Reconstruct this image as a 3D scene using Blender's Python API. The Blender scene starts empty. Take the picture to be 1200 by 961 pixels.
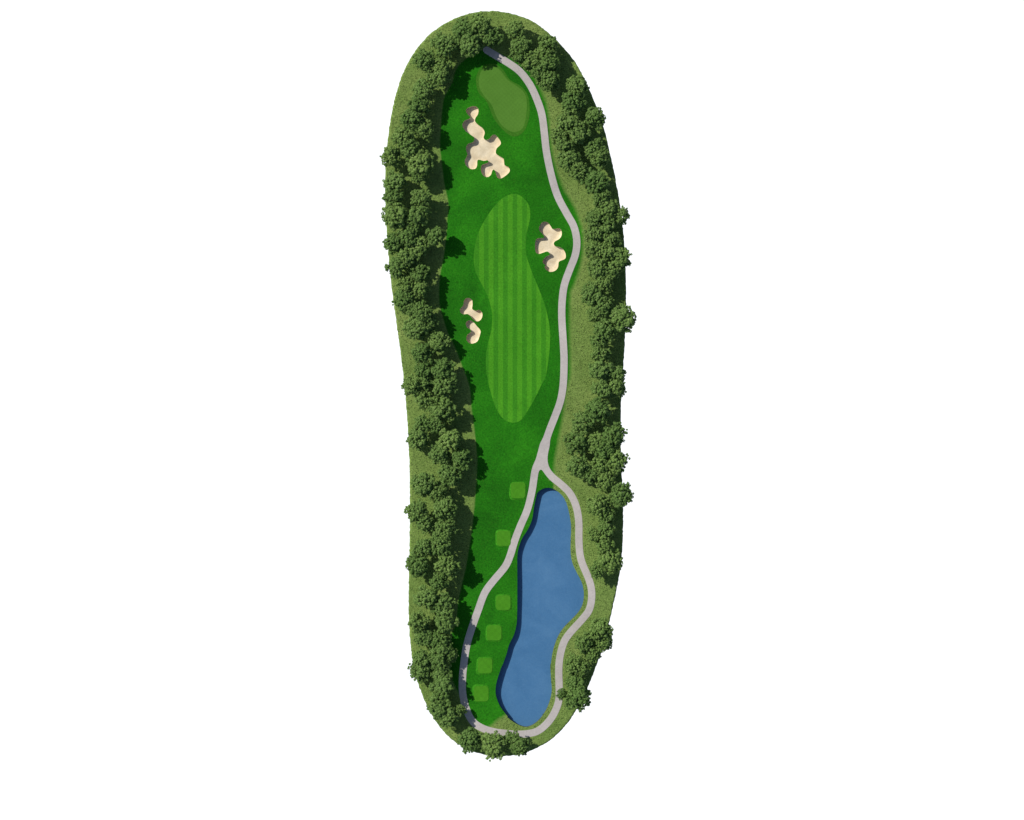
import bpy, math, random
import numpy as np
from mathutils import Vector, geometry

random.seed(7)
RNG = np.random.default_rng(7)
scene = bpy.context.scene
COL = scene.collection
S = 0.5                                   # metres per photograph pixel


def W(px, py):
    return ((px - 600.0) * S, (480.5 - py) * S)


LY = [0, 110, 220, 330, 440, 550, 660, 770]
RY = [10, 120, 230, 340, 450, 560, 670, 780]


def L(i, *pts):
    return [(440 + x / 7.5, LY[i - 1] + y / 7.5) for x, y in pts]


def R(i, *pts):
    return [(590 + x / 7.5, RY[i - 1] + y / 7.5) for x, y in pts]


def Q(y0, *pts):
    return [(440 + x / 3.75, y0 + y / 3.75) for x, y in pts]


# ------------------------------------------------------------------ outlines
OUTLINE = (
    L(1, (1000, 90), (890, 97), (760, 135), (640, 185), (540, 245), (440, 330), (360, 420), (290, 540), (240, 640), (195, 760), (165, 870))
    + L(2, (150, 120), (125, 270), (105, 400), (95, 520), (85, 700))
    + L(3, (83, 0), (90, 220), (100, 430), (115, 620), (130, 780))
    + L(4, (137, 0), (160, 200), (190, 400), (220, 620), (248, 860))
    + L(5, (264, 170), (280, 400), (293, 650))
    + L(6, (300, 0), (302, 400), (297, 800))
    + L(7, (291, 200), (290, 420), (300, 640), (316, 820))
    + L(8, (345, 130), (385, 270), (440, 410), (520, 560), (620, 690), (740, 780), (860, 840), (1000, 872))
    + R(8, (0, 798), (130, 790), (240, 755), (330, 710), (430, 650), (520, 570), (600, 460), (660, 360), (720, 240), (770, 130), (812, 10))
    + R(7, (840, 770), (885, 620), (925, 470), (960, 320), (990, 180), (1015, 60))
    + R(6, (1028, 820), (1043, 650), (1052, 480), (1053, 300), (1045, 60))
    + R(5, (1036, 700), (1029, 400), (1036, 120))
    + R(4, (1050, 750), (1062, 550), (1072, 330), (1079, 60))
    + R(3, (1076, 700), (1065, 450), (1045, 220), (1022, 50))
    + R(2, (995, 720), (955, 520), (915, 350), (870, 170), (805, 10))
    + R(1, (770, 740), (690, 570), (610, 430), (500, 310), (390, 200), (280, 120), (150, 60), (0, 25)))

POND = (
    R(6, (285, 180), (300, 130), (345, 97), (400, 88), (450, 103), (500, 140), (540, 190), (565, 260), (585, 350), (595, 440), (590, 580), (592, 680), (610, 760), (645, 835))
    + R(7, (690, 100), (707, 190), (700, 270), (670, 340), (610, 410), (540, 480), (490, 550), (455, 630), (430, 720), (415, 820))
    + R(8, (412, 0), (418, 120), (424, 220), (410, 300), (375, 390), (320, 470), (260, 520), (200, 540), (140, 525), (80, 490), (30, 450))
    + L(8, (1160, 520), (1100, 440), (1065, 360), (1055, 290), (1070, 200), (1110, 80))
    + L(7, (1115, 900), (1150, 805))
    + R(7, (50, 640), (90, 560), (112, 480), (120, 400), (122, 200))
    + R(6, (122, 850), (122, 690), (135, 610), (165, 530), (210, 460), (250, 370), (270, 250)))

BUNKER_BIG = L(2, (795, 150), (810, 125), (850, 110), (885, 112), (905, 140), (900, 180), (880, 210), (875, 240), (900, 270), (940, 300),
    (960, 340), (950, 385), (970, 405), (1000, 395), (1020, 370), (1040, 358), (1065, 370), (1100, 420), (1095, 450), (1065, 480), (1058, 520),
    (1085, 545), (1125, 570), (1135, 625), (1170, 645), (1180, 680), (1150, 715), (1100, 745), (1070, 735), (1055, 690), (1040, 665), (1025, 680),
    (1015, 710), (990, 730), (955, 725), (930, 690), (926, 650), (935, 625), (965, 613), (990, 602), (985, 584), (950, 589), (910, 578), (895, 590),
    (893, 630), (880, 655), (850, 662), (815, 650), (790, 620), (785, 585), (800, 555), (808, 530), (798, 500), (797, 465), (815, 440), (855, 425),
    (868, 405), (862, 380), (830, 355), (795, 330), (768, 295), (765, 265), (785, 235), (820, 220), (832, 205), (810, 180))
BUNKER_RIGHT = R(3, (312, 280), (325, 245), (350, 225), (385, 228), (410, 255), (430, 285), (455, 287), (490, 282), (510, 305), (510, 345),
    (490, 375), (455, 395), (442, 415), (455, 438), (500, 450), (535, 480), (548, 520), (540, 550), (500, 568), (485, 580), (480, 620), (460, 650),
    (420, 665), (385, 655), (362, 630), (365, 605), (345, 585), (350, 555), (375, 530), (405, 515), (404, 500), (385, 485), (350, 495), (310, 507),
    (285, 495), (277, 450), (280, 400), (295, 372), (330, 368), (358, 362), (345, 335), (320, 310))
BUNKER_TWIN_A = L(4, (745, 270), (745, 240), (770, 210), (778, 170), (795, 148), (825, 145), (850, 165), (853, 205), (850, 240), (880, 255),
    (910, 248), (935, 270), (940, 300), (925, 335), (895, 350), (860, 335), (835, 305), (810, 285), (770, 287))
BUNKER_TWIN_B = L(4, (793, 370), (805, 348), (835, 340), (860, 355), (890, 390), (922, 430), (918, 470), (895, 525), (850, 545), (815, 535),
    (798, 500), (810, 465), (838, 443), (830, 418), (805, 405))

COLLAR = Q(0, (445, 330), (470, 290), (520, 280), (560, 305), (590, 350), (640, 380), (670, 420), (678, 480), (672, 530), (650, 580), (610, 600),
           (570, 580), (520, 520), (490, 450), (455, 410), (443, 370))
GREEN = Q(0, (455, 345), (472, 302), (515, 290), (550, 310), (580, 350), (630, 385), (655, 410), (665, 450), (660, 520), (645, 565), (605, 580),
          (560, 555), (530, 510), (510, 460), (480, 425), (457, 385))
FAIRWAY = (Q(220, (625, 30), (600, 28), (560, 45), (520, 85), (485, 135), (455, 190), (440, 240), (432, 310), (440, 370), (470, 430), (498, 490), (512, 550))
           + [(577, 370), (576, 385), (573.3, 396.7), (570.3, 410), (569.3, 422), (569.6, 434), (571.4, 444), (574, 456), (581, 478), (590, 491)]
           + Q(440, (590, 205), (615, 207), (645, 190), (690, 120), (728, 45))
           + Q(220, (748, 830), (762, 740), (768, 650), (760, 580), (740, 500), (700, 400), (670, 320), (660, 270), (665, 200), (680, 130), (675, 80), (650, 45)))

PATH_MAIN = [(570, 58.5), (581.3, 65.3), (593.3, 72.3), (607.3, 82), (616.7, 92.7), (624.7, 106), (632.7, 126), (636, 140), (638.3, 160),
    (640.7, 180), (646, 205.3), (653.5, 230), (664.7, 251.3), (672.7, 266), (676, 283.3), (674, 299.3), (667.3, 316.7), (661.3, 334), (658.7, 353.3),
    (658.4, 373.3), (660, 400), (661, 422), (660, 450), (656.7, 470), (650, 488.7), (643.3, 506), (638, 522), (632.5, 538), (627.5, 550),
    (625.3, 563.3), (623.3, 576), (618, 597.3), (610, 616), (603.3, 633.3), (598, 650.7), (592, 664), (578.7, 680), (568, 694.7), (560, 716),
    (553.3, 734.7), (546.7, 757.3), (543.3, 780), (542, 794), (542, 811.3), (546, 830), (553.3, 844.7), (564, 852.7), (578.7, 857.5), (592, 859.3),
    (603.3, 860.3), (616.7, 860), (630, 856.7), (642, 846.7), (650, 834.7), (654.7, 821.3), (655.3, 806.7), (654.7, 786.7), (656, 770), (660.7, 752.7),
    (668.7, 740.7), (682, 726), (690.7, 714), (693.5, 696.7), (690.7, 680.7), (680.9, 656), (678.4, 634.7), (678.2, 610.7), (674.7, 592),
    (667.3, 577.3), (656.7, 567), (646.5, 558.5), (639.5, 548.7), (637, 536), (638.5, 522)]

TURF = (
    L(1, (960, 440), (860, 480), (790, 520), (720, 590), (690, 660), (680, 710), (650, 770), (608, 850))
    + L(2, (592, 90), (574, 280), (567, 450), (580, 590), (600, 760))
    + L(3, (612, 0), (635, 100), (641, 180), (632, 260), (620, 440), (600, 600), (577, 720))
    + L(4, (562, 0), (560, 160), (572, 240), (600, 340), (640, 460), (700, 580), (760, 740))
    + L(5, (805, 30), (832, 130), (845, 300), (865, 440), (885, 620), (893, 760))
    + L(6, (892, 0), (880, 200), (860, 420), (835, 620), (805, 800))
    + L(7, (790, 60), (765, 160), (730, 330), (716, 450), (712, 530), (672, 610), (655, 670), (652, 760))
    + L(8, (640, 80), (648, 160), (690, 235), (730, 320), (790, 450), (870, 560), (960, 620), (1010, 605), (1080, 545), (1150, 500), (1180, 400))
    + R(8, (60, 200)) + R(7, (200, 600)) + R(6, (300, 700), (400, 300), (440, 60), (400, 10))
    + R(5, (445, 790), (445, 720), (455, 640), (475, 530), (505, 380), (535, 200), (550, 60))
    + R(4, (588, 760), (588, 600), (582, 400), (584, 200), (592, 20))
    + R(3, (615, 790), (660, 670), (688, 560), (700, 450), (698, 330), (675, 230), (630, 110), (580, 15))
    + R(2, (525, 750), (455, 550), (418, 350), (402, 150), (380, 20))
    + R(1, (350, 760), (300, 650), (255, 575), (180, 500), (60, 430)))

TEES = [(607.0, 574.5, 8.5, 9.3), (590.2, 630.8, 8.1, 8.9), (589.6, 706.2, 8.5, 8.5), (578.9, 741.5, 8.5, 8.8), (568.3, 780.0, 8.4, 8.9), (563.9, 812.9, 8.5, 8.9)]

# ------------------------------------------------------------------ trees: (x, y, crown diameter) in strips of the photograph
TL = {1: [(912, 228, 190), (775, 275, 195), (835, 380, 210), (1015, 320, 168), (610, 400, 200), (437, 535, 180), (578, 570, 165), (565, 680, 175), (420, 790, 185)],
      2: [(385, 90, 170), (320, 230, 190), (430, 310, 170), (250, 380, 180), (135, 545, 175), (290, 480, 180), (390, 620, 210), (375, 720, 130), (160, 770, 170)],
      3: [(150, 80, 160), (395, 95, 165), (385, 240, 180), (180, 255, 210), (325, 345, 150), (520, 430, 155), (155, 490, 160), (290, 450, 180), (395, 510, 180), (275, 610, 190),
          (180, 705, 165), (390, 755, 170)],
      4: [(275, 25, 150), (390, 65, 160), (250, 140, 180), (300, 225, 140), (410, 275, 175), (365, 410, 195), (460, 370, 150), (550, 530, 175), (410, 630, 180), (590, 775, 200), (420, 790, 150)],
      5: [(325, 90, 165), (430, 50, 160), (600, 95, 190), (430, 220, 165), (580, 290, 215), (650, 370, 120), (420, 430, 160), (370, 560, 175), (530, 430, 150), (640, 570, 190), (560, 690, 175), (755, 725, 170)],
      6: [(425, 130, 190), (650, 55, 200), (550, 205, 150), (610, 350, 195), (360, 370, 180), (430, 470, 150), (600, 530, 180), (570, 650, 200), (430, 690, 160), (370, 835, 190), (625, 850, 195)],
      7: [(560, 170, 150), (435, 300, 185), (590, 380, 195), (375, 520, 175), (625, 500, 190), (430, 640, 170), (570, 680, 170), (570, 800, 195), (400, 855, 150), (660, 810, 120)],
      8: [(390, 130, 190), (560, 50, 180), (580, 175, 160), (590, 275, 200), (550, 420, 190), (640, 525, 180), (735, 480, 110), (825, 735, 190), (1030, 770, 220)]}
TR = {1: [(110, 195, 165), (150, 325, 170), (140, 405, 150), (235, 450, 175), (392, 305, 165), (375, 385, 150), (395, 475, 165), (325, 560, 165), (395, 640, 170), (650, 690, 170), (620, 805, 190)],
      2: [(600, 65, 165), (805, 140, 170), (560, 180, 200), (665, 260, 175), (490, 290, 150), (550, 380, 150), (800, 395, 165), (835, 490, 165), (575, 505, 185), (660, 600, 170), (810, 700, 215), (860, 850, 150)],
      3: [(905, 115, 190), (1030, 170, 140), (810, 200, 165), (905, 250, 180), (800, 330, 160), (940, 370, 165), (800, 450, 165), (910, 490, 180), (1020, 545, 180), (840, 620, 180), (960, 640, 165), (880, 760, 160)],
      4: [(780, 40, 185), (870, 135, 185), (1045, 260, 210), (810, 215, 140), (905, 345, 190), (845, 440, 160), (850, 560, 150), (875, 710, 200), (1000, 740, 150), (985, 860, 165)],
      5: [(860, 45, 165), (830, 230, 215), (690, 350, 185), (640, 510, 200), (800, 515, 170), (970, 455, 195), (890, 580, 170), (660, 730, 185), (990, 680, 205), (860, 720, 175), (785, 800, 150), (900, 845, 165)],
      6: [(1035, 150, 195), (840, 240, 185), (905, 335, 140), (900, 460, 150), (795, 490, 130), (890, 575, 150), (935, 720, 205), (840, 810, 140)],
      7: [(855, 520, 195), (715, 630, 165), (870, 625, 150), (790, 725, 130), (630, 815, 170)],
      8: [(710, 20, 130), (640, 160, 165), (665, 280, 205), (515, 250, 90), (65, 650, 130), (150, 715, 150)]}

# zones give every tree its own wording: (lowest y of the zone in the photo, phrase)
ZL = [(62, 'in the top left arc above the putting green'), (90, 'left of the upper half of the putting green'),
      (128, 'left of the lower half of the putting green'), (163, 'in left belt beside the top of the sprawling bunker'),
      (186, 'in left belt beside the middle of the sprawling bunker'), (212, 'in left belt beside the foot of the sprawling bunker'),
      (245, 'in left belt level with the fairway\'s rounded top'), (279, 'in left belt level with right bunker\'s upper arm'),
      (300, 'in left belt level with right bunker\'s lower arm'), (326, 'in left belt just below the right bunker\'s level'),
      (352, 'in left belt level with the top of the twin bunkers'), (382, 'in left belt beside the upper twin bunker'),
      (425, 'in left belt beside the lower twin bunker'), (449, 'in left belt beside the fairway\'s lower left flank'),
      (482, 'in left belt level with the fairway\'s tapering foot'), (508, 'in left belt just below the foot of the striped fairway'),
      (545, 'in left belt level with the path\'s fork'), (583, 'in left belt level with the topmost tee box'),
      (610, 'in left belt between the two topmost tee boxes'), (638, 'in left belt level with the second topmost tee box'),
      (675, 'in left belt beside the path bend above the pond'), (712, 'in left belt beside the third tee box down'),
      (735, 'in left belt where shade first crosses the path'), (760, 'in left belt beside the fourth tee box down'),
      (785, 'in left belt beside the second lowest tee box'), (815, 'in left belt beside the lowest tee box'),
      (845, 'in the lower left curve outside the shaded path'), (999, 'at the bottom of the course below the path')]
ZR = [(66, 'in the top right arc beside the path\'s start'), (82, 'in the top right arc beside the path bend'),
      (104, 'right of the path beside the putting green\'s upper half'), (132, 'right of the path beside the putting green\'s lower half'),
      (160, 'in right belt just below the putting green\'s level'), (192, 'in right belt level with the foot of the sprawling bunker'),
      (225, 'in right belt just above the fairway\'s level'), (262, 'in right belt level with the fairway\'s rounded top'),
      (285, 'in right belt beside the upper arm of the right bunker'), (305, 'in right belt beside the lower arm of the right bunker'),
      (335, 'in right belt just below the right bunker'), (362, 'in right belt level with the upper twin bunker'),
      (388, 'in right belt level with the lower twin bunker'), (418, 'in right belt beside the widest part of the striped fairway'),
      (460, 'in right belt beside the tapering part of the fairway'), (500, 'in right belt level with the foot of the striped fairway'),
      (529, 'in right belt just above the fork of the path'), (550, 'in right belt beside the fork of the path'),
      (575, 'in right belt just above the top of the pond'), (610, 'in right belt beside the top of the pond'),
      (640, 'in right belt beside the upper half of the pond'), (720, 'in right belt beside the widest part of the pond'),
      (764, 'in the lone clump below the pond\'s bulge'), (793, 'in the lone clump right of the lower pond'),
      (830, 'at the lower tip of the clump right of the pond'), (999, 'at the bottom edge below the paler end of the path')]


# ------------------------------------------------------------------ geometry helpers
def spline(pts, n=6):
    """closed Catmull-Rom through pixel points -> list of metres"""
    P = [W(*p) for p in pts]
    out = []
    m = len(P)
    for i in range(m):
        p0, p1, p2, p3 = P[i - 1], P[i], P[(i + 1) % m], P[(i + 2) % m]
        for k in range(n):
            t = k / n
            out.append(tuple(0.5 * (2 * p1[a] + (p2[a] - p0[a]) * t + (2 * p0[a] - 5 * p1[a] + 4 * p2[a] - p3[a]) * t * t
                                    + (3 * p1[a] - p0[a] - 3 * p2[a] + p3[a]) * t ** 3) for a in (0, 1)))
    return out


def open_spline(pts, n=6):
    P = [W(*p) for p in pts]
    P = [P[0]] + P + [P[-1]]
    out = []
    for i in range(1, len(P) - 2):
        p0, p1, p2, p3 = P[i - 1], P[i], P[i + 1], P[i + 2]
        for k in range(n):
            t = k / n
            out.append(tuple(0.5 * (2 * p1[a] + (p2[a] - p0[a]) * t + (2 * p0[a] - 5 * p1[a] + 4 * p2[a] - p3[a]) * t * t
                                    + (3 * p1[a] - p0[a] - 3 * p2[a] + p3[a]) * t ** 3) for a in (0, 1)))
    out.append(P[-1])
    return out


def inside(P, poly):
    P = np.asarray(P, float)
    x, y = P[:, 0], P[:, 1]
    r = np.zeros(len(P), bool)
    q = np.asarray(poly)
    j = len(q) - 1
    for i in range(len(q)):
        xi, yi = q[i]
        xj, yj = q[j]
        if yi != yj:
            r ^= ((yi > y) != (yj > y)) & (x < (xj - xi) * (y - yi) / (yj - yi) + xi)
        j = i
    return r


def segdist(P, poly, closed=True):
    P = np.asarray(P, float)
    q = np.asarray(poly, float)
    d = np.full(len(P), 1e9)
    n = len(q) if closed else len(q) - 1
    for i in range(n):
        a = q[i]
        b = q[(i + 1) % len(q)]
        ab = b - a
        l2 = ab @ ab
        if l2 < 1e-12:
            continue
        t = np.clip(((P - a) @ ab) / l2, 0, 1)
        d = np.minimum(d, np.hypot(*(P - a - t[:, None] * ab).T))
    return d


def zf(x, y):
    """gentle roll of the land"""
    return (0.35 * np.sin(x * 0.055 + 1.3) * np.cos(y * 0.041 + 0.4) + 0.22 * np.sin(x * 0.11 - y * 0.083)
            + 0.10 * np.sin(x * 0.24 + y * 0.19 + 2.0))


def triangulate(outer, holes=(), spacing=1.5):
    xs = [p[0] for p in outer]
    ys = [p[1] for p in outer]
    gx, gy = np.meshgrid(np.arange(min(xs), max(xs), spacing), np.arange(min(ys), max(ys), spacing))
    g = np.stack([gx.ravel(), gy.ravel()], 1) + RNG.uniform(-.2, .2, (gx.size, 2)) * spacing
    k = inside(g, outer)
    for h in holes:
        k &= ~inside(g, h)
    g = g[k]
    k = segdist(g, outer) > spacing * .45
    for h in holes:
        k &= segdist(g, h) > spacing * .45
    g = g[k]
    v = []
    e = []
    for loop in [outer] + list(holes):
        b = len(v)
        v += [Vector(p) for p in loop]
        e += [(b + i, b + (i + 1) % len(loop)) for i in range(len(loop))]
    v += [Vector(p) for p in g]
    ov, oe, of, *_ = geometry.delaunay_2d_cdt(v, e, [], 0, 1e-5)
    V = np.array([tuple(p) for p in ov])
    F = np.array([f for f in of if len(f) == 3])
    c = V[F].mean(1)
    k = inside(c, outer)
    for h in holes:
        k &= ~inside(c, h)
    F = F[k]
    a = V[F]
    cr = (a[:, 1, 0] - a[:, 0, 0]) * (a[:, 2, 1] - a[:, 0, 1]) - (a[:, 1, 1] - a[:, 0, 1]) * (a[:, 2, 0] - a[:, 0, 0])
    F[cr < 0] = F[cr < 0][:, ::-1]
    return V, F


def make_mesh(name, V, faces, mats, parent=None, smooth=False, mat_idx=None):
    me = bpy.data.meshes.new(name)
    me.from_pydata([tuple(map(float, v)) for v in V], [], [tuple(map(int, f)) for f in faces])
    for m in mats:
        me.materials.append(m)
    if smooth:
        me.polygons.foreach_set('use_smooth', [True] * len(me.polygons))
    if mat_idx is not None:
        me.polygons.foreach_set('material_index', mat_idx)
    me.update()
    o = bpy.data.objects.new(name, me)
    COL.objects.link(o)
    if parent:
        o.parent = parent
    return o


def tag(o, label=None, cat=None, group=None, kind=None):
    if label:
        o['label'] = label
    if cat:
        o['category'] = cat
    if group:
        o['group'] = group
    if kind:
        o['kind'] = kind
    return o


def empty(name, loc):
    o = bpy.data.objects.new(name, None)
    o.location = loc
    o.empty_display_size = 1.0
    COL.objects.link(o)
    return o


def sheet(name, outer, holes, mat, dz, spacing=2.0, parent=None, thick=0.0):
    """a sheet that follows the land, with a turned-down rim when thick"""
    V, F = triangulate(outer, holes, spacing)
    z = zf(V[:, 0], V[:, 1]) + dz
    V3 = np.column_stack([V, z])
    faces = [tuple(f) for f in F]
    if thick:
        V3, faces = add_rim(V3, faces, thick)
    return make_mesh(name, V3, faces, [mat], parent, smooth=False)


def boundary_edges(faces):
    s = {}
    for f in faces:
        for i in range(len(f)):
            a, b = f[i], f[(i + 1) % len(f)]
            if (b, a) in s:
                del s[(b, a)]
            else:
                s[(a, b)] = 1
    return list(s)


def add_rim(V3, faces, thick):
    V = [tuple(v) for v in V3]
    faces = list(faces)
    low = {}
    for a, b in boundary_edges(faces):
        for q in (a, b):
            if q not in low:
                low[q] = len(V)
                V.append((V[q][0], V[q][1], V[q][2] - thick))
        faces.append((b, a, low[a], low[b]))
    return V, faces


# ------------------------------------------------------------------ materials
class NT:
    def __init__(self, name):
        self.m = bpy.data.materials.new(name)
        self.m.use_nodes = True
        self.t = self.m.node_tree
        self.b = self.t.nodes['Principled BSDF']

    def n(self, typ, **kw):
        nd = self.t.nodes.new(typ)
        for k, v in kw.items():
            if k in nd.inputs.keys():
                nd.inputs[k].default_value = v
            else:
                setattr(nd, k, v)
        return nd

    def l(self, a, b):
        self.t.links.new(a, b)

    def coord(self):
        return self.n('ShaderNodeNewGeometry').outputs['Position']

    def noise(self, scale, detail=4, rough=.6, vec=None, dist=0.0):
        nd = self.n('ShaderNodeTexNoise', Scale=scale, Detail=detail, Roughness=rough, Distortion=dist)
        self.l(vec or self.coord(), nd.inputs['Vector'])
        return nd.outputs['Fac']

    def ramp(self, fac, stops):
        r = self.n('ShaderNodeValToRGB')
        cr = r.color_ramp
        while len(cr.elements) < len(stops):
            cr.elements.new(0.5)
        for e, (p, c) in zip(cr.elements, stops):
            e.position = p
            e.color = (*c, 1) if len(c) == 3 else c
        self.l(fac, r.inputs['Fac'])
        return r.outputs['Color']

    def mix(self, fac, a, b, mode='MIX'):
        nd = self.t.nodes.new('ShaderNodeMix')
        nd.data_type = 'RGBA'
        nd.blend_type = mode
        for s, v in ((0, fac), (6, a), (7, b)):
            if hasattr(v, 'links'):
                self.l(v, nd.inputs[s])
            elif s == 0:
                nd.inputs[0].default_value = v
            else:
                nd.inputs[s].default_value = (*v, 1)
        return nd.outputs[2]

    def math(self, op, a, b=0.0, clamp=False):
        nd = self.n('ShaderNodeMath', operation=op, use_clamp=clamp)
        for s, v in ((0, a), (1, b)):
            if hasattr(v, 'links'):
                self.l(v, nd.inputs[s])
            else:
                nd.inputs[s].default_value = v
        return nd.outputs[0]

    def out(self, col, rough=.9, bump=None, strength=.5, dist=.1, spec=.2):
        if hasattr(col, 'links'):
            self.l(col, self.b.inputs['Base Color'])
        else:
            self.b.inputs['Base Color'].default_value = (*col, 1)
        self.b.inputs['Roughness'].default_value = rough
        self.b.inputs['Specular IOR Level'].default_value = spec
        if bump is not None:
            bn = self.n('ShaderNodeBump', Strength=strength, Distance=dist)
            self.l(bump, bn.inputs['Height'])
            self.l(bn.outputs['Normal'], self.b.inputs['Normal'])
        return self.m


def grass_grain(t, col, amt=.5, fine=1.1):
    """multiply a grass colour by fine grain and broad mottling"""
    g = t.ramp(t.noise(fine, 6, .75), [(.30, (1 - amt,) * 3), (.70, (1 + amt,) * 3)])
    return t.mix(1.0, col, g, 'MULTIPLY')


def mat_ground():
    t = NT('course_grass')
    # rough
    big = t.noise(.035, 4, .6)
    rough = t.ramp(big, [(.30, (.112, .190, .038)), (.52, (.145, .222, .050)), (.72, (.180, .248, .064))])
    mp = t.n('ShaderNodeMapping', Rotation=(0, 0, .7), Scale=(.45, 1.5, 1))
    t.l(t.coord(), mp.inputs['Vector'])
    streak = t.ramp(t.noise(1.15, 6, .85, mp.outputs['Vector'], .4), [(.36, (.56, .60, .54)), (.5, (1, 1, 1)), (.66, (1.65, 1.5, 1.7))])
    rough = t.mix(.85, rough, streak, 'MULTIPLY')
    dry = t.ramp(t.noise(.7, 5, .85), [(.60, (0, 0, 0)), (.70, (1, 1, 1))])
    rough = t.mix(t.math('MULTIPLY', dry, .35), rough, (.24, .27, .10))
    # inner turf
    bigt = t.noise(.03, 5, .6, None, .6)
    turf = t.ramp(bigt, [(.32, (.0085, .098, .0022)), (.50, (.0115, .128, .0028)), (.68, (.0185, .172, .0042))])
    turf = t.mix(.9, turf, t.ramp(t.noise(1.15, 6, .85), [(.36, (.45, .56, .45)), (.64, (1.75, 1.48, 1.7))]), 'MULTIPLY')
    spk = t.ramp(t.noise(1.05, 6, .9), [(.58, (0, 0, 0)), (.66, (1, 1, 1))])
    turf = t.mix(t.math('MULTIPLY', spk, .42), turf, (.095, .16, .014))
    # mown border between them, broken by noise
    at = t.n('ShaderNodeAttribute', attribute_name='turf')
    wob = t.math('SUBTRACT', t.noise(.8, 5, .8), .5)
    f = t.math('ADD', at.outputs['Fac'], t.math('MULTIPLY', wob, .35))
    f = t.ramp(f, [(.30, (0, 0, 0)), (.70, (1, 1, 1))])
    col = t.mix(f, rough, turf)
    h = t.noise(1.4, 8, .85)
    return t.out(col, .95, h, .55, .5, .12)


def mat_simple_grass(name, a, b, amt=.28, fine=1.6):
    t = NT(name)
    col = t.ramp(t.noise(.09, 4, .6), [(.3, a), (.7, b)])
    return t.out(grass_grain(t, col, amt, fine), .95, t.noise(2.2, 6, .8), .3, .2, .12)


def mat_fairway():
    t = NT('mown_fairway')
    sx = t.n('ShaderNodeSeparateXYZ')
    t.l(t.coord(), sx.inputs[0])
    # stripe of 2.8 m, light band centred at photograph x = 597.9
    wob = t.math('MULTIPLY', t.math('SUBTRACT', t.noise(.5, 3, .6), .5), .35)
    u = t.math('ADD', t.math('ADD', sx.outputs['X'], (600 - 597.9) * S + 1.4 + 560), wob)
    m = t.math('FRACT', t.math('DIVIDE', u, 5.6))
    e = t.ramp(m, [(.0, (1, 1, 1)), (.485, (1, 1, 1)), (.515, (0, 0, 0)), (.985, (0, 0, 0))])
    e2 = t.ramp(m, [(.98, (0, 0, 0)), (1.0, (1, 1, 1))])
    e = t.math('ADD', e, e2, True)
    lo = t.ramp(t.noise(.06, 4, .6), [(.3, (.027, .165, .0065)), (.7, (.038, .198, .009))])
    hi = t.ramp(t.noise(.06, 4, .6), [(.3, (.045, .215, .008)), (.7, (.058, .248, .011))])
    col = t.mix(e, lo, hi)
    return t.out(grass_grain(t, col, .38, 1.4), .95, t.noise(2.2, 6, .8), .3, .2, .12)


def mat_checked(name, a, b, cell, amt, soft=.5):
    """grass mown in two directions: a faint check"""
    t = NT(name)
    mp = t.n('ShaderNodeMapping', Scale=(1 / cell, 1 / cell, 0), Location=(.013, .027, 0))
    t.l(t.coord(), mp.inputs['Vector'])
    ch = t.n('ShaderNodeTexChecker', Scale=1.0)
    t.l(mp.outputs['Vector'], ch.inputs['Vector'])
    base = t.ramp(t.noise(.12, 4, .6), [(.3, a), (.7, b)])
    col = t.mix(t.math('MULTIPLY', ch.outputs['Fac'], amt), base, tuple(c * .55 for c in a))
    return t.out(grass_grain(t, col, .16, 1.8), .95, t.noise(2.5, 6, .8), .2, .15, .12)


def mat_path():
    t = NT('worn_concrete')
    c = t.ramp(t.noise(.10, 5, .65), [(.28, (.36, .33, .31)), (.5, (.41, .377, .355)), (.75, (.46, .427, .402))])
    c = t.mix(.7, c, t.ramp(t.noise(1.1, 6, .8), [(.3, (.84, .83, .82)), (.7, (1.12, 1.12, 1.12))]), 'MULTIPLY')
    vo = t.n('ShaderNodeTexVoronoi', Scale=.16, feature='DISTANCE_TO_EDGE')
    t.l(t.coord(), vo.inputs['Vector'])
    crack = t.ramp(vo.outputs['Distance'], [(.004, (1, 1, 1)), (.02, (0, 0, 0))])
    c = t.mix(t.math('MULTIPLY', crack, .22), c, (.22, .2, .18))
    return t.out(c, .9, t.noise(3, 6, .8), .2, .05, .25)


def mat_sand(name='bunker_sand', k=1.0):
    t = NT(name)
    c = t.ramp(t.noise(.22, 5, .6, None, .5), [(.30, (.52 * k, .43 * k, .285 * k)), (.5, (.61 * k, .52 * k, .355 * k)), (.72, (.72 * k, .63 * k, .46 * k))])
    c = t.mix(.7, c, t.ramp(t.noise(1.6, 6, .8), [(.3, (.90, .89, .88)), (.7, (1.08, 1.08, 1.08))]), 'MULTIPLY')
    return t.out(c, .95, t.noise(1.4, 6, .75), .35, .25, .15)


def mat_water():
    t = NT('pond_water')
    c = t.ramp(t.noise(.045, 5, .62, None, .9), [(.30, (.046, .134, .262)), (.52, (.055, .150, .285)), (.74, (.070, .172, .310))])
    vo = t.n('ShaderNodeTexNoise', Scale=.16, Detail=3, Roughness=.6, Distortion=2.2)
    t.l(t.coord(), vo.inputs['Vector'])
    lines = t.math('ABSOLUTE', t.math('SUBTRACT', vo.outputs['Fac'], .5))
    ln = t.ramp(lines, [(.0, (1, 1, 1)), (.03, (0, 0, 0))])
    c = t.mix(t.math('MULTIPLY', ln, .22), c, (.09, .19, .31))
    c = t.mix(.6, c, t.ramp(t.noise(1.2, 6, .85), [(.35, (.86, .88, .90)), (.65, (1.16, 1.13, 1.1))]), 'MULTIPLY')
    h = t.noise(.55, 5, .65, None, .8)
    return t.out(c, .22, h, .12, .2, .35)


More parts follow.
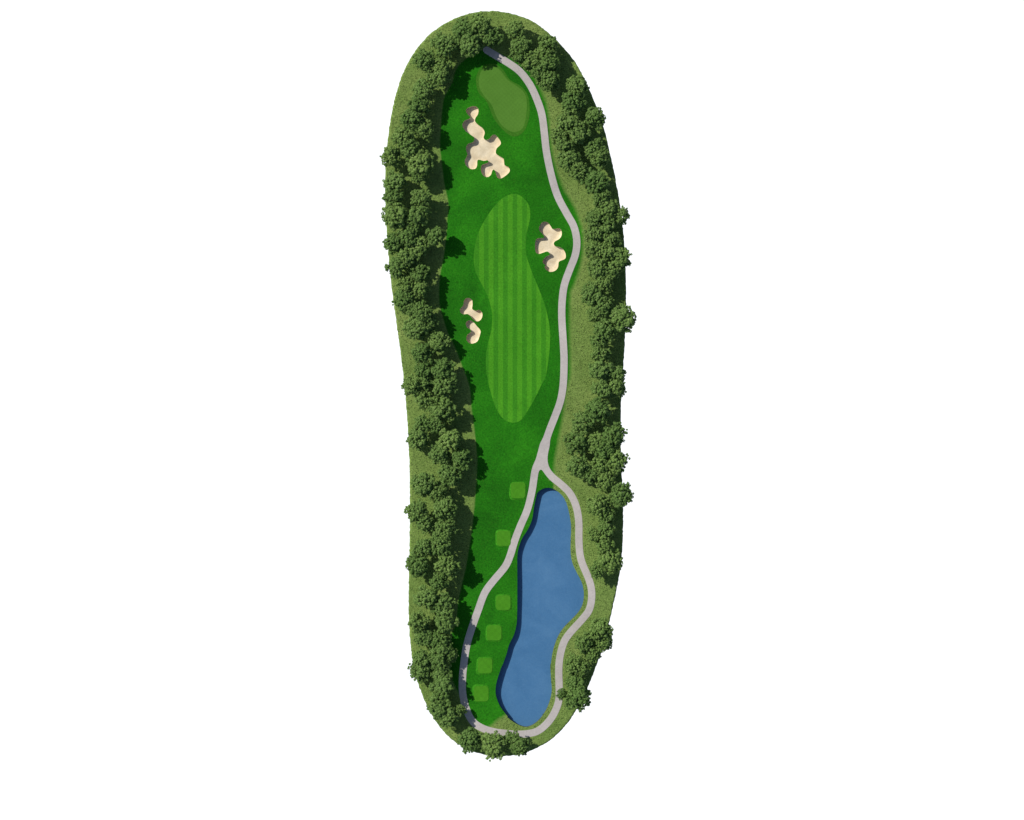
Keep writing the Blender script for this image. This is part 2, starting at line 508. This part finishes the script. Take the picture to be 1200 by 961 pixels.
def mat_soil(name, a, b):
    t = NT(name)
    c = t.ramp(t.noise(.6, 6, .7), [(.3, a), (.7, b)])
    return t.out(c, .95, t.noise(2, 6, .8), .6, .3, .1)


def mat_leaf():
    t = NT('broadleaf_foliage')
    oi = t.n('ShaderNodeObjectInfo')
    c = t.ramp(t.noise(.5, 4, .7), [(.28, (.086, .168, .034)), (.5, (.138, .236, .056)), (.74, (.215, .320, .095))])
    c2 = t.ramp(oi.outputs['Random'], [(0, (.78, .84, .80)), (.5, (1, 1, 1)), (1, (1.18, 1.12, 1.1))])
    c = t.mix(1.0, c, c2, 'MULTIPLY')
    t.l(c, t.b.inputs['Base Color'])
    t.b.inputs['Roughness'].default_value = .65
    t.b.inputs['Specular IOR Level'].default_value = .10
    tr = t.n('ShaderNodeBsdfTranslucent')
    t.l(c, tr.inputs['Color'])
    mx = t.n('ShaderNodeMixShader', Fac=.14)
    t.l(t.b.outputs[0], mx.inputs[1])
    t.l(tr.outputs[0], mx.inputs[2])
    t.l(mx.outputs[0], t.t.nodes['Material Output'].inputs['Surface'])
    return t.m


M_GROUND = mat_ground()
M_SOIL = mat_soil('cut_soil', (.09, .065, .04), (.16, .12, .075))
M_BANKWALL = mat_soil('pond_bank_earth', (.06, .07, .06), (.11, .11, .08))
M_SAND = mat_sand()
M_LIP = mat_sand('bunker_lip_earth', 1.15)
M_WATER = mat_water()
M_PATH = mat_path()
M_FAIR = mat_fairway()
M_GREEN = mat_checked('putting_green_grass', (.066, .170, .019), (.076, .188, .023), 1.33, .10)
M_COLLAR = mat_simple_grass('green_collar_grass', (.032, .122, .008), (.042, .145, .010), .35, 1.4)
M_TEE = mat_checked('tee_grass', (.048, .200, .008), (.057, .224, .011), 2.1, .14)
M_TEEBANK = mat_simple_grass('tee_bank_grass', (.024, .165, .005), (.036, .198, .008), .55, 1.0)
M_LEAF = mat_leaf()
M_BARK = mat_soil('tree_bark', (.07, .05, .035), (.13, .10, .07))
tw = NT('white_backdrop')
M_WHITE = tw.out(tw.ramp(tw.noise(.002, 3), [(.3, (.93, .93, .93)), (.7, (.94, .94, .94))]), .95, None, spec=.1)

# ------------------------------------------------------------------ the land
outer = spline(OUTLINE, 5)


def resample(loop, step, smooth):
    a = np.array(loop)
    q = np.vstack([a, a[:1]])
    s = np.concatenate([[0], np.cumsum(np.hypot(*np.diff(q, axis=0).T))])
    t = np.arange(0, s[-1], step)
    a = np.column_stack([np.interp(t, s, q[:, 0]), np.interp(t, s, q[:, 1])])
    for _ in range(smooth):
        a = .25 * np.roll(a, 1, 0) + .5 * a + .25 * np.roll(a, -1, 0)
    return [tuple(p) for p in a]


outer = resample(outer, 1.2, 60)
rg = np.random.default_rng(3)
# an uneven turf edge
ol = np.array(outer)
outer = [tuple(p) for p in ol + rg.normal(0, .11, ol.shape)]
pond = spline(POND, 4)
bunkers = [spline(b, 4) for b in (BUNKER_BIG, BUNKER_RIGHT, BUNKER_TWIN_A, BUNKER_TWIN_B)]
turf = spline(TURF, 4)

V, F = triangulate(outer, [pond] + bunkers, 1.35)
d = segdist(V, turf)
ins = inside(V, turf)
sd = np.where(ins, d, -d)
px = V[:, 0] / S + 600
py = 480.5 - V[:, 1] / S
right = (px > 600) & (py < 565) & (py > 85)
wide = np.where(right, 3.2, 1.1)
low = (py > 830) & (px > 555)
wide = np.where(low, 3.0, wide)
mask = np.clip(.5 + sd / (2 * wide), 0, 1)
V3 = [(x, y, z) for (x, y), z in zip(V, zf(V[:, 0], V[:, 1]))]
faces = [tuple(f) for f in F]
idx = [0] * len(faces)
top_n = len(V3)
# earth sides of the cut-out land
be = boundary_edges(faces)
oset = segdist(V, outer) < .02
low_i = {}
side = []
for a, b in be:
    if oset[a] and oset[b]:
        for q in (a, b):
            if q not in low_i:
                low_i[q] = len(V3)
                V3.append((V3[q][0] * .995, V3[q][1] * .998, -5.0))
        faces.append((b, a, low_i[a], low_i[b]))
        idx.append(1)
        side.append((a, b))
nxt = dict(side)
loop = [side[0][0]]
while nxt.get(loop[-1]) is not None and nxt[loop[-1]] != loop[0] and len(loop) < len(side) + 2:
    loop.append(nxt[loop[-1]])
faces.append(tuple(low_i[q] for q in reversed(loop)))
idx.append(1)
land = make_mesh('terrain', V3, faces, [M_GROUND, M_SOIL], None, False, idx)
att = land.data.attributes.new('turf', 'FLOAT', 'POINT')
vals = np.zeros(len(V3), np.float32)
vals[:top_n] = mask
att.data.foreach_set('value', vals)
sm = np.zeros(len(faces), bool)
sm[:len(F)] = True
land.data.polygons.foreach_set('use_smooth', sm)
tag(land, 'long narrow grass terrain with rounded ends, olive rough round bright green turf', 'terrain', kind='structure')

# pond: water 2.5 m below the grass and the earth wall round it
WATER_Z = -3.0
Vp, Fp = triangulate(pond, (), 4.0)
water = make_mesh('water', np.column_stack([Vp, np.full(len(Vp), WATER_Z)]), Fp, [M_WATER])
tag(water, 'long blue pond water lying beside the path loop', 'pond', kind='structure')


def wall(name, loop, zlow, mat, parent=None, lean=.0):
    n = len(loop)
    a = np.array(loop)
    zt = zf(a[:, 0], a[:, 1])
    V = [(x, y, z) for (x, y), z in zip(loop, zt)] + [(x, y, zlow) for x, y in loop]
    area = sum(loop[i][0] * loop[(i + 1) % n][1] - loop[(i + 1) % n][0] * loop[i][1] for i in range(n))
    f = []
    for i in range(n):
        j = (i + 1) % n
        f.append((i, j, j + n, i + n) if area > 0 else (j, i, i + n, j + n))
    return make_mesh(name, V, f, [mat], parent)


bank = wall('pond_bank', pond, WATER_Z - 1.0, M_BANKWALL)
tag(bank, 'steep earth bank dropping from the grass to the blue pond', 'bank', kind='structure')

# bunkers
BL = ['largest sand bunker, sprawling with many lobes, left of and below the putting green',
      'three lobed sand bunker tucked between the striped fairway and the bend of the path',
      'upper of the two small sand bunkers left of the striped fairway',
      'lower, boomerang shaped of the two small sand bunkers left of the striped fairway']
for lp, lab in zip(bunkers, BL):
    a = np.array(lp)
    c = a.mean(0)
    depth = 2.45
    root = empty('sand_bunker', (c[0], c[1], -depth))
    tag(root, lab, 'sand bunker', 'sand bunkers around the fairway and green')
    Vb, Fb = triangulate(lp, (), 1.0)
    db = segdist(Vb, lp)
    z = 0.16 * np.sin(Vb[:, 0] * .6 + 1) * np.cos(Vb[:, 1] * .5) * np.clip(db / 2, 0, 1) + .25 * (1 - np.clip(db / 1.5, 0, 1)) ** 2
    make_mesh('sand', np.column_stack([Vb - c, z]), Fb, [M_SAND], root, True)
    o = wall('lip', lp, -depth - .4, M_LIP, root)
    o.data.transform(__import__('mathutils').Matrix.Translation((-c[0], -c[1], depth)))

# mown areas and path as sheets over the land
fair = sheet('fairway', spline(FAIRWAY, 5), (), M_FAIR, .05, 2.0)
tag(fair, 'long striped mown fairway of light and dark green bands', 'fairway', kind='structure')
gr = spline(GREEN, 6)
co = spline(COLLAR, 6)
col_o = sheet('green_collar', co, (gr,), M_COLLAR, .05, 1.5)
tag(col_o, 'dark green fringe ring around the putting green', 'fringe', kind='structure')
g_o = sheet('putting_green', gr, (), M_GREEN, .05, 1.5)
tag(g_o, 'smooth olive putting green at the top of the course', 'putting green', kind='structure')


def path_outline():
    line = open_spline(PATH_MAIN, 4)
    res = .5
    xs = np.arange(-45, 60, res)
    ys = np.arange(-205, 222, res)
    gx, gy = np.meshgrid(xs, ys)
    P = np.stack([gx.ravel(), gy.ravel()], 1)
    # main line and returning branch blend softly where they fork
    half = len(line) * 7 // 10
    d1 = segdist(P, line[:half], False)
    d2 = segdist(P, line[half - 1:], False)
    k = 3.2
    h = np.clip(.5 + .5 * (d2 - d1) / k, 0, 1)
    near = np.abs(d1 - d2) < 50
    dd = d2 * (1 - h) + d1 * h - k * h * (1 - h)
    fork = np.hypot(P[:, 0] - 17, P[:, 1] + 29) < 14
    dd = np.where(fork, dd, np.minimum(d1, d2))
    f = (dd - 2.12).reshape(gx.shape)
    # marching squares
    segs = {}
    ny, nx = f.shape

    def pt(j0, i0, j1, i1):
        a, b = f[j0, i0], f[j1, i1]
        t = a / (a - b)
        return (round(float(xs[i0] + (xs[i1] - xs[i0]) * t), 6), round(float(ys[j0] + (ys[j1] - ys[j0]) * t), 6))
    S_ = f < 0
    mixed = np.argwhere((S_[:-1, :-1] != S_[1:, 1:]) | (S_[:-1, 1:] != S_[1:, :-1]) | (S_[:-1, :-1] != S_[:-1, 1:]))
    adj = {}
    for j, i in mixed:
        c = [(j, i), (j, i + 1), (j + 1, i + 1), (j + 1, i)]
        cr = []
        for q in range(4):
            A, B = c[q], c[(q + 1) % 4]
            if S_[A] != S_[B]:
                if A > B:
                    A, B = B, A
                cr.append(pt(*A, *B))
        for q in range(0, len(cr) - 1, 2):
            adj.setdefault(cr[q], []).append(cr[q + 1])
            adj.setdefault(cr[q + 1], []).append(cr[q])
    loops = []
    seen = set()
    for s in adj:
        if s in seen:
            continue
        lp = [s]
        seen.add(s)
        cur = s
        while True:
            n2 = [q for q in adj[cur] if q not in seen]
            if not n2:
                break
            cur = n2[0]
            seen.add(cur)
            lp.append(cur)
        if len(lp) > 20:
            a = np.array(lp[::2])
            for _ in range(2):
                a = .25 * np.roll(a, 1, 0) + .5 * a + .25 * np.roll(a, -1, 0)
            loops.append([tuple(p) for p in a])
    loops.sort(key=lambda l: -max(p[1] for p in l) + min(p[1] for p in l))
    return loops, line


ploops, pline = path_outline()
p_o = sheet('path', ploops[0], ploops[1:], M_PATH, .10, 1.5, None, .25)
tag(p_o, 'pale grey winding cart path that forks and loops round the pond', 'path', kind='structure')

# tee boxes
TLAB = ['topmost square tee box, alone just left of the fork of the path', 'second tee box from the top, left of the path above its bend',
        'third tee box from the top, between the path bend and the middle of the pond',
        'fourth tee box from the top, right of where shade first crosses the path',
        'fifth tee box from the top, second lowest, between shaded path and pond', 'lowest square tee box between the shaded path and the pond foot']


def rrect(hx, hy, r, n=6):
    out = []
    for cx, cy, a0 in ((hx - r, hy - r, 0), (-hx + r, hy - r, 90), (-hx + r, -hy + r, 180), (hx - r, -hy + r, 270)):
        for k in range(n + 1):
            a = math.radians(a0 + 90 * k / n)
            out.append((cx + r * math.cos(a), cy + r * math.sin(a)))
    return out


for (tx, ty, hx, hy), lab in zip(TEES, TLAB):
    x, y = W(tx, ty)
    z0 = float(zf(np.array(x), np.array(y)))
    root = empty('tee_box', (x, y, z0))
    tag(root, lab, 'tee box', 'tee boxes left of the path and pond')
    top = rrect(hx * S, hy * S, 1.9)
    Vt, Ft = triangulate(top, (), 1.0)
    make_mesh('mown_top', np.column_stack([Vt, np.full(len(Vt), .32)]), Ft, [M_TEE], root)
    n = len(top)
    base = rrect(hx * S + 1.5, hy * S + 1.5, 2.9)
    Vb = [(p[0], p[1], .32) for p in top] + [(p[0], p[1], -.35) for p in base]
    make_mesh('bank', Vb, [(i, i + n, (i + 1) % n + n, (i + 1) % n) for i in range(n)], [M_TEEBANK], root, True)

# ------------------------------------------------------------------ loose grass of the rough
NT_ = 60000
pts = np.column_stack([RNG.uniform(-76, 72, NT_ * 2), RNG.uniform(-206, 236, NT_ * 2)])
k = inside(pts, outer) & ~inside(pts, turf) & ~inside(pts, pond)
pts = pts[k]
k = (segdist(pts, outer) > .2) & (segdist(pts, pline, False) > 2.7) & (segdist(pts, turf) > 1.0)
pts = pts[k]
n = len(pts)
zz = zf(pts[:, 0], pts[:, 1])
ang = RNG.uniform(0, 2 * math.pi, n)
w = RNG.uniform(.12, .34, n)
h = RNG.uniform(.14, .40, n)
lean = RNG.uniform(.1, .5, (n, 2)) * np.where(RNG.random((n, 2)) > .5, 1, -1)
ca, sa = np.cos(ang) * w, np.sin(ang) * w
A = np.column_stack([pts[:, 0] - ca, pts[:, 1] - sa, zz - .03])
B = np.column_stack([pts[:, 0] + ca, pts[:, 1] + sa, zz - .03])
Cc = np.column_stack([pts[:, 0] + ca * .5 + lean[:, 0], pts[:, 1] + sa * .5 + lean[:, 1], zz + h])
D = np.column_stack([pts[:, 0] - ca * .5 + lean[:, 0], pts[:, 1] - sa * .5 + lean[:, 1], zz + h])
Vg = np.stack([A, B, Cc, D], 1).reshape(-1, 3)
Fg = np.arange(4 * n).reshape(-1, 4)
M_TUFT = mat_simple_grass('rough_grass_blades', (.10, .17, .035), (.20, .27, .075), .3, .9)
tuft = make_mesh('grass', Vg, Fg, [M_TUFT])
tag(tuft, 'loose tufts of olive grass all over the rough', 'grass', kind='stuff')

# ------------------------------------------------------------------ trees


def crown_mesh(seed):
    r = np.random.default_rng(seed)
    lobes = [(np.array([r.uniform(-.5, .5), r.uniform(-.5, .5), 11.0]), 3.1)]
    m = int(r.integers(6, 9))
    a0 = r.uniform(0, 6.28)
    for i in range(m):
        a = a0 + 2 * math.pi * (i + r.uniform(-.25, .25)) / m
        rad = r.uniform(2.7, 4.2)
        lobes.append((np.array([math.cos(a) * rad, math.sin(a) * rad, r.uniform(7.2, 10.2)]), r.uniform(1.6, 2.5)))
    for i in range(3):
        a = r.uniform(0, 6.28)
        lobes.append((np.array([math.cos(a) * 2.2, math.sin(a) * 2.2, r.uniform(10.0, 12.0)]), r.uniform(1.5, 2.1)))
    Vs = []
    for c, rad in lobes:
        npuff = int(8 + 3.9 * rad * rad)
        u = r.normal(size=(npuff, 3))
        u[:, 2] = np.abs(u[:, 2]) * .9 - .25
        u /= np.linalg.norm(u, axis=1)[:, None]
        pc = c + u * rad * r.uniform(.62, 1.18, (npuff, 1)) * np.array([1, 1, .85])
        for q, n0 in zip(pc, u):
            pr = r.uniform(.34, .72)
            nl = int(26 + 44 * pr)
            v = r.normal(size=(nl, 3))
            v[:, 2] += .35
            v /= np.linalg.norm(v, axis=1)[:, None]
            pos = q + v * pr * r.uniform(.7, 1.1, (nl, 1))
            nn = v + .35 * n0 + r.normal(0, .38, (nl, 3))
            nn /= np.linalg.norm(nn, axis=1)[:, None]
            ref = r.normal(size=(nl, 3))
            tx = np.cross(nn, ref)
            tx /= np.linalg.norm(tx, axis=1)[:, None]
            ty = np.cross(nn, tx)
            s = r.uniform(.15, .30, (nl, 1))
            Vs.append(np.stack([pos - tx * s * .75, pos - ty * s * 1.25, pos + tx * s * .75, pos + ty * s * 1.25], 1))
        # inner leaves that close the crown
        ni = int(26 * rad)
        v = r.normal(size=(ni, 3))
        v /= np.linalg.norm(v, axis=1)[:, None]
        pos = c + v * rad * .75 * r.random((ni, 1)) ** .5
        nn = r.normal(size=(ni, 3)) + np.array([0, 0, .8])
        nn /= np.linalg.norm(nn, axis=1)[:, None]
        tx = np.cross(nn, r.normal(size=(ni, 3)))
        tx /= np.linalg.norm(tx, axis=1)[:, None]
        ty = np.cross(nn, tx)
        s = r.uniform(.35, .6, (ni, 1))
        Vs.append(np.stack([pos - tx * s, pos - ty * s, pos + tx * s, pos + ty * s], 1))
    Va = np.concatenate(Vs).reshape(-1, 3)
    Fa = np.arange(len(Va)).reshape(-1, 4)
    ext = np.percentile(np.hypot(Va[:, 0], Va[:, 1]), 97)
    return Va, Fa, 2 * ext, [(c, q) for c, q in lobes]


def trunk_mesh(lobes, seed):
    r = random.Random(seed)
    Vs, Fs = [], []

    def tube(pts, radii, n=7):
        b = len(Vs)
        for p, rr in zip(pts, radii):
            for k in range(n):
                a = 2 * math.pi * k / n
                Vs.append((p[0] + rr * math.cos(a), p[1] + rr * math.sin(a), p[2]))
        for i in range(len(pts) - 1):
            for k in range(n):
                k2 = (k + 1) % n
                Fs.append((b + i * n + k, b + i * n + k2, b + (i + 1) * n + k2, b + (i + 1) * n + k))
    tube([(0, 0, -.4), (0, 0, .3), (.06, .03, 2.2), (.1, -.05, 4.6), (.0, .1, 7.5)], [.62, .45, .36, .30, .16])
    for c, rad in lobes[1:8]:
        s = r.uniform(2.6, 4.4)
        tube([(0.05, 0, s), (c[0] * .45, c[1] * .45, s + (c[2] - s) * .55), tuple(c)], [.2, .13, .06], 6)
    return Vs, Fs


PROTOS = []
for s in range(9):
    Va, Fa, diam, lobes = crown_mesh(100 + s)
    me = bpy.data.meshes.new('crown')
    me.from_pydata(Va.tolist(), [], Fa.tolist())
    me.materials.append(M_LEAF)
    me.update()
    tv, tf = trunk_mesh(lobes, s)
    mt = bpy.data.meshes.new('trunk')
    mt.from_pydata(tv, [], tf)
    mt.materials.append(M_BARK)
    mt.update()
    PROTOS.append((me, mt, diam))

ALL = []
for belt, src, conv in (('l', TL, L), ('r', TR, R)):
    for st, lst in src.items():
        for (X, Y, D_) in lst:
            (px_, py_), = conv(st, (X, Y))
            b = belt
            if py_ > 845:
                b = 'l'
            ALL.append([b, px_, py_, D_ / 7.5])

zones = {}
for tree in ALL:
    Z = ZL if tree[0] == 'l' else ZR
    ph = next(p for ym, p in Z if tree[2] < ym)
    zones.setdefault((tree[0], ph), []).append(tree)


def side_words(group):
    """uppermost / lowest / leftmost / rightmost, then by size"""
    todo = list(group)
    res = {}
    if len(todo) == 1:
        return {id(todo[0]): None}
    keys = [('uppermost', lambda t: -t[2]), ('lowest', lambda t: t[2]), ('leftmost', lambda t: -t[1]), ('rightmost', lambda t: t[1])]
    if len(todo) == 2:
        a, b = todo
        if abs(a[1] - b[1]) > abs(a[2] - b[2]):
            keys = keys[2:]
    elif len(todo) == 3:
        keys = keys[:2] if max(t[2] for t in todo) - min(t[2] for t in todo) > max(t[1] for t in todo) - min(t[1] for t in todo) else keys[2:]
    # each word goes to its true holder in the whole group
    for w_, f in keys:
        best = max(group, key=f)
        if id(best) not in res:
            res[id(best)] = w_
    rest = [t for t in group if id(t) not in res]
    if len(rest) == 1:
        res[id(rest[0])] = 'middle'
    elif rest:
        rest.sort(key=lambda t: t[2])
        names = ['upper inner', 'lower inner'] if len(rest) == 2 else ['upper inner', 'central', 'lower inner', 'inmost']
        for t, nm in zip(rest, names):
            res[id(t)] = nm
    return res


rt = random.Random(11)
for (b, ph), grp in zones.items():
    words = side_words(grp)
    for t in grp:
        wd = words[id(t)]
        size = 'broad' if t[3] > 25.5 else ('small' if t[3] < 20.5 else 'medium')
        cnt = {2: 'two', 3: 'three', 4: 'four', 5: 'five', 6: 'six', 7: 'seven'}.get(len(grp), 'the')
        if wd is None:
            lab = f'only {size} tree standing {ph}'
        else:
            lab = f'{size} tree, {wd} of {cnt} {ph}'
        me, mt, diam = PROTOS[rt.randrange(len(PROTOS))]
        x, y = (q * (1 - 9.0 / 1500.0) for q in W(t[1], t[2]))    # crown, not foot, was measured
        sc = t[3] * S * 1.14 / diam
        hs = (.57 + .34 * sc) * rt.uniform(.92, 1.1) * (.82 if t[2] > 738 and t[1] < 600 else 1.0)
        root = empty('broadleaf_tree', (x, y, float(zf(np.array(x), np.array(y)))))
        root.rotation_euler = (0, 0, rt.uniform(0, 6.28))
        root.scale = (sc, sc, hs)
        tag(root, lab, 'tree', 'broadleaf trees round the course')
        for nm, m_ in (('trunk', mt), ('crown', me)):
            o = bpy.data.objects.new(nm, m_)
            o.parent = root
            COL.objects.link(o)
print('trees', len(ALL), 'zones', len(zones), sorted(len(g) for g in zones.values()))
labs = [o['label'] for o in bpy.data.objects if 'label' in o]
print('dup labels', {l for l in labs if labs.count(l) > 1}, 'longest', max(len(l.split()) for l in labs))

# ------------------------------------------------------------------ white ground far below
GZ = -900.0
gsz = 9000
gnd = make_mesh('ground', [(-gsz, -gsz, GZ), (gsz, -gsz, GZ), (gsz, gsz, GZ), (-gsz, gsz, GZ)], [(0, 1, 2, 3)], [M_WHITE])
tag(gnd, 'plain white ground all round the course', 'ground', kind='structure')

# ------------------------------------------------------------------ light, sky, camera
EL, AZ = math.radians(40), math.radians(31)
dirv = Vector((math.cos(EL) * math.cos(AZ), -math.cos(EL) * math.sin(AZ), -math.sin(EL)))
sun = bpy.data.lights.new('sun', 'SUN')
sun.energy = 4.95
sun.angle = math.radians(.5)
sun.color = (1.0, .965, .91)
so = bpy.data.objects.new('sun', sun)
so.rotation_euler = dirv.to_track_quat('-Z', 'Y').to_euler()
so.location = (-200, 120, 300)
COL.objects.link(so)

world = bpy.data.worlds.new('World')
scene.world = world
world.use_nodes = True
wn = world.node_tree
bg = wn.nodes['Background']
sky = wn.nodes.new('ShaderNodeTexSky')
sky.sky_type = 'NISHITA'
sky.sun_disc = False
sky.sun_elevation = EL
sky.sun_rotation = math.atan2(-dirv.x, -dirv.y)
wn.links.new(sky.outputs[0], bg.inputs['Color'])
bg.inputs['Strength'].default_value = .10

H = 1500.0
cam = bpy.data.cameras.new('camera')
cam.sensor_fit = 'HORIZONTAL'
cam.angle = 2 * math.atan(1200 * S / 2 / H)
cam.clip_start = 1.0
cam.clip_end = 20000
co_ = bpy.data.objects.new('camera', cam)
co_.location = (0, 0, H)
co_.rotation_euler = (0, 0, 0)
COL.objects.link(co_)
scene.camera = co_

scene.render.engine = 'CYCLES'
scene.view_settings.view_transform = 'Standard'
scene.view_settings.look = 'None'
scene.view_settings.exposure = 0.0
scene.view_settings.gamma = 1
scene.view_settings.use_curve_mapping = False
for o in bpy.data.objects:
    import re
    if 'label' in o and len(re.findall(r'\w+', o['label'])) > 16:
        print('LONG', o['label'])
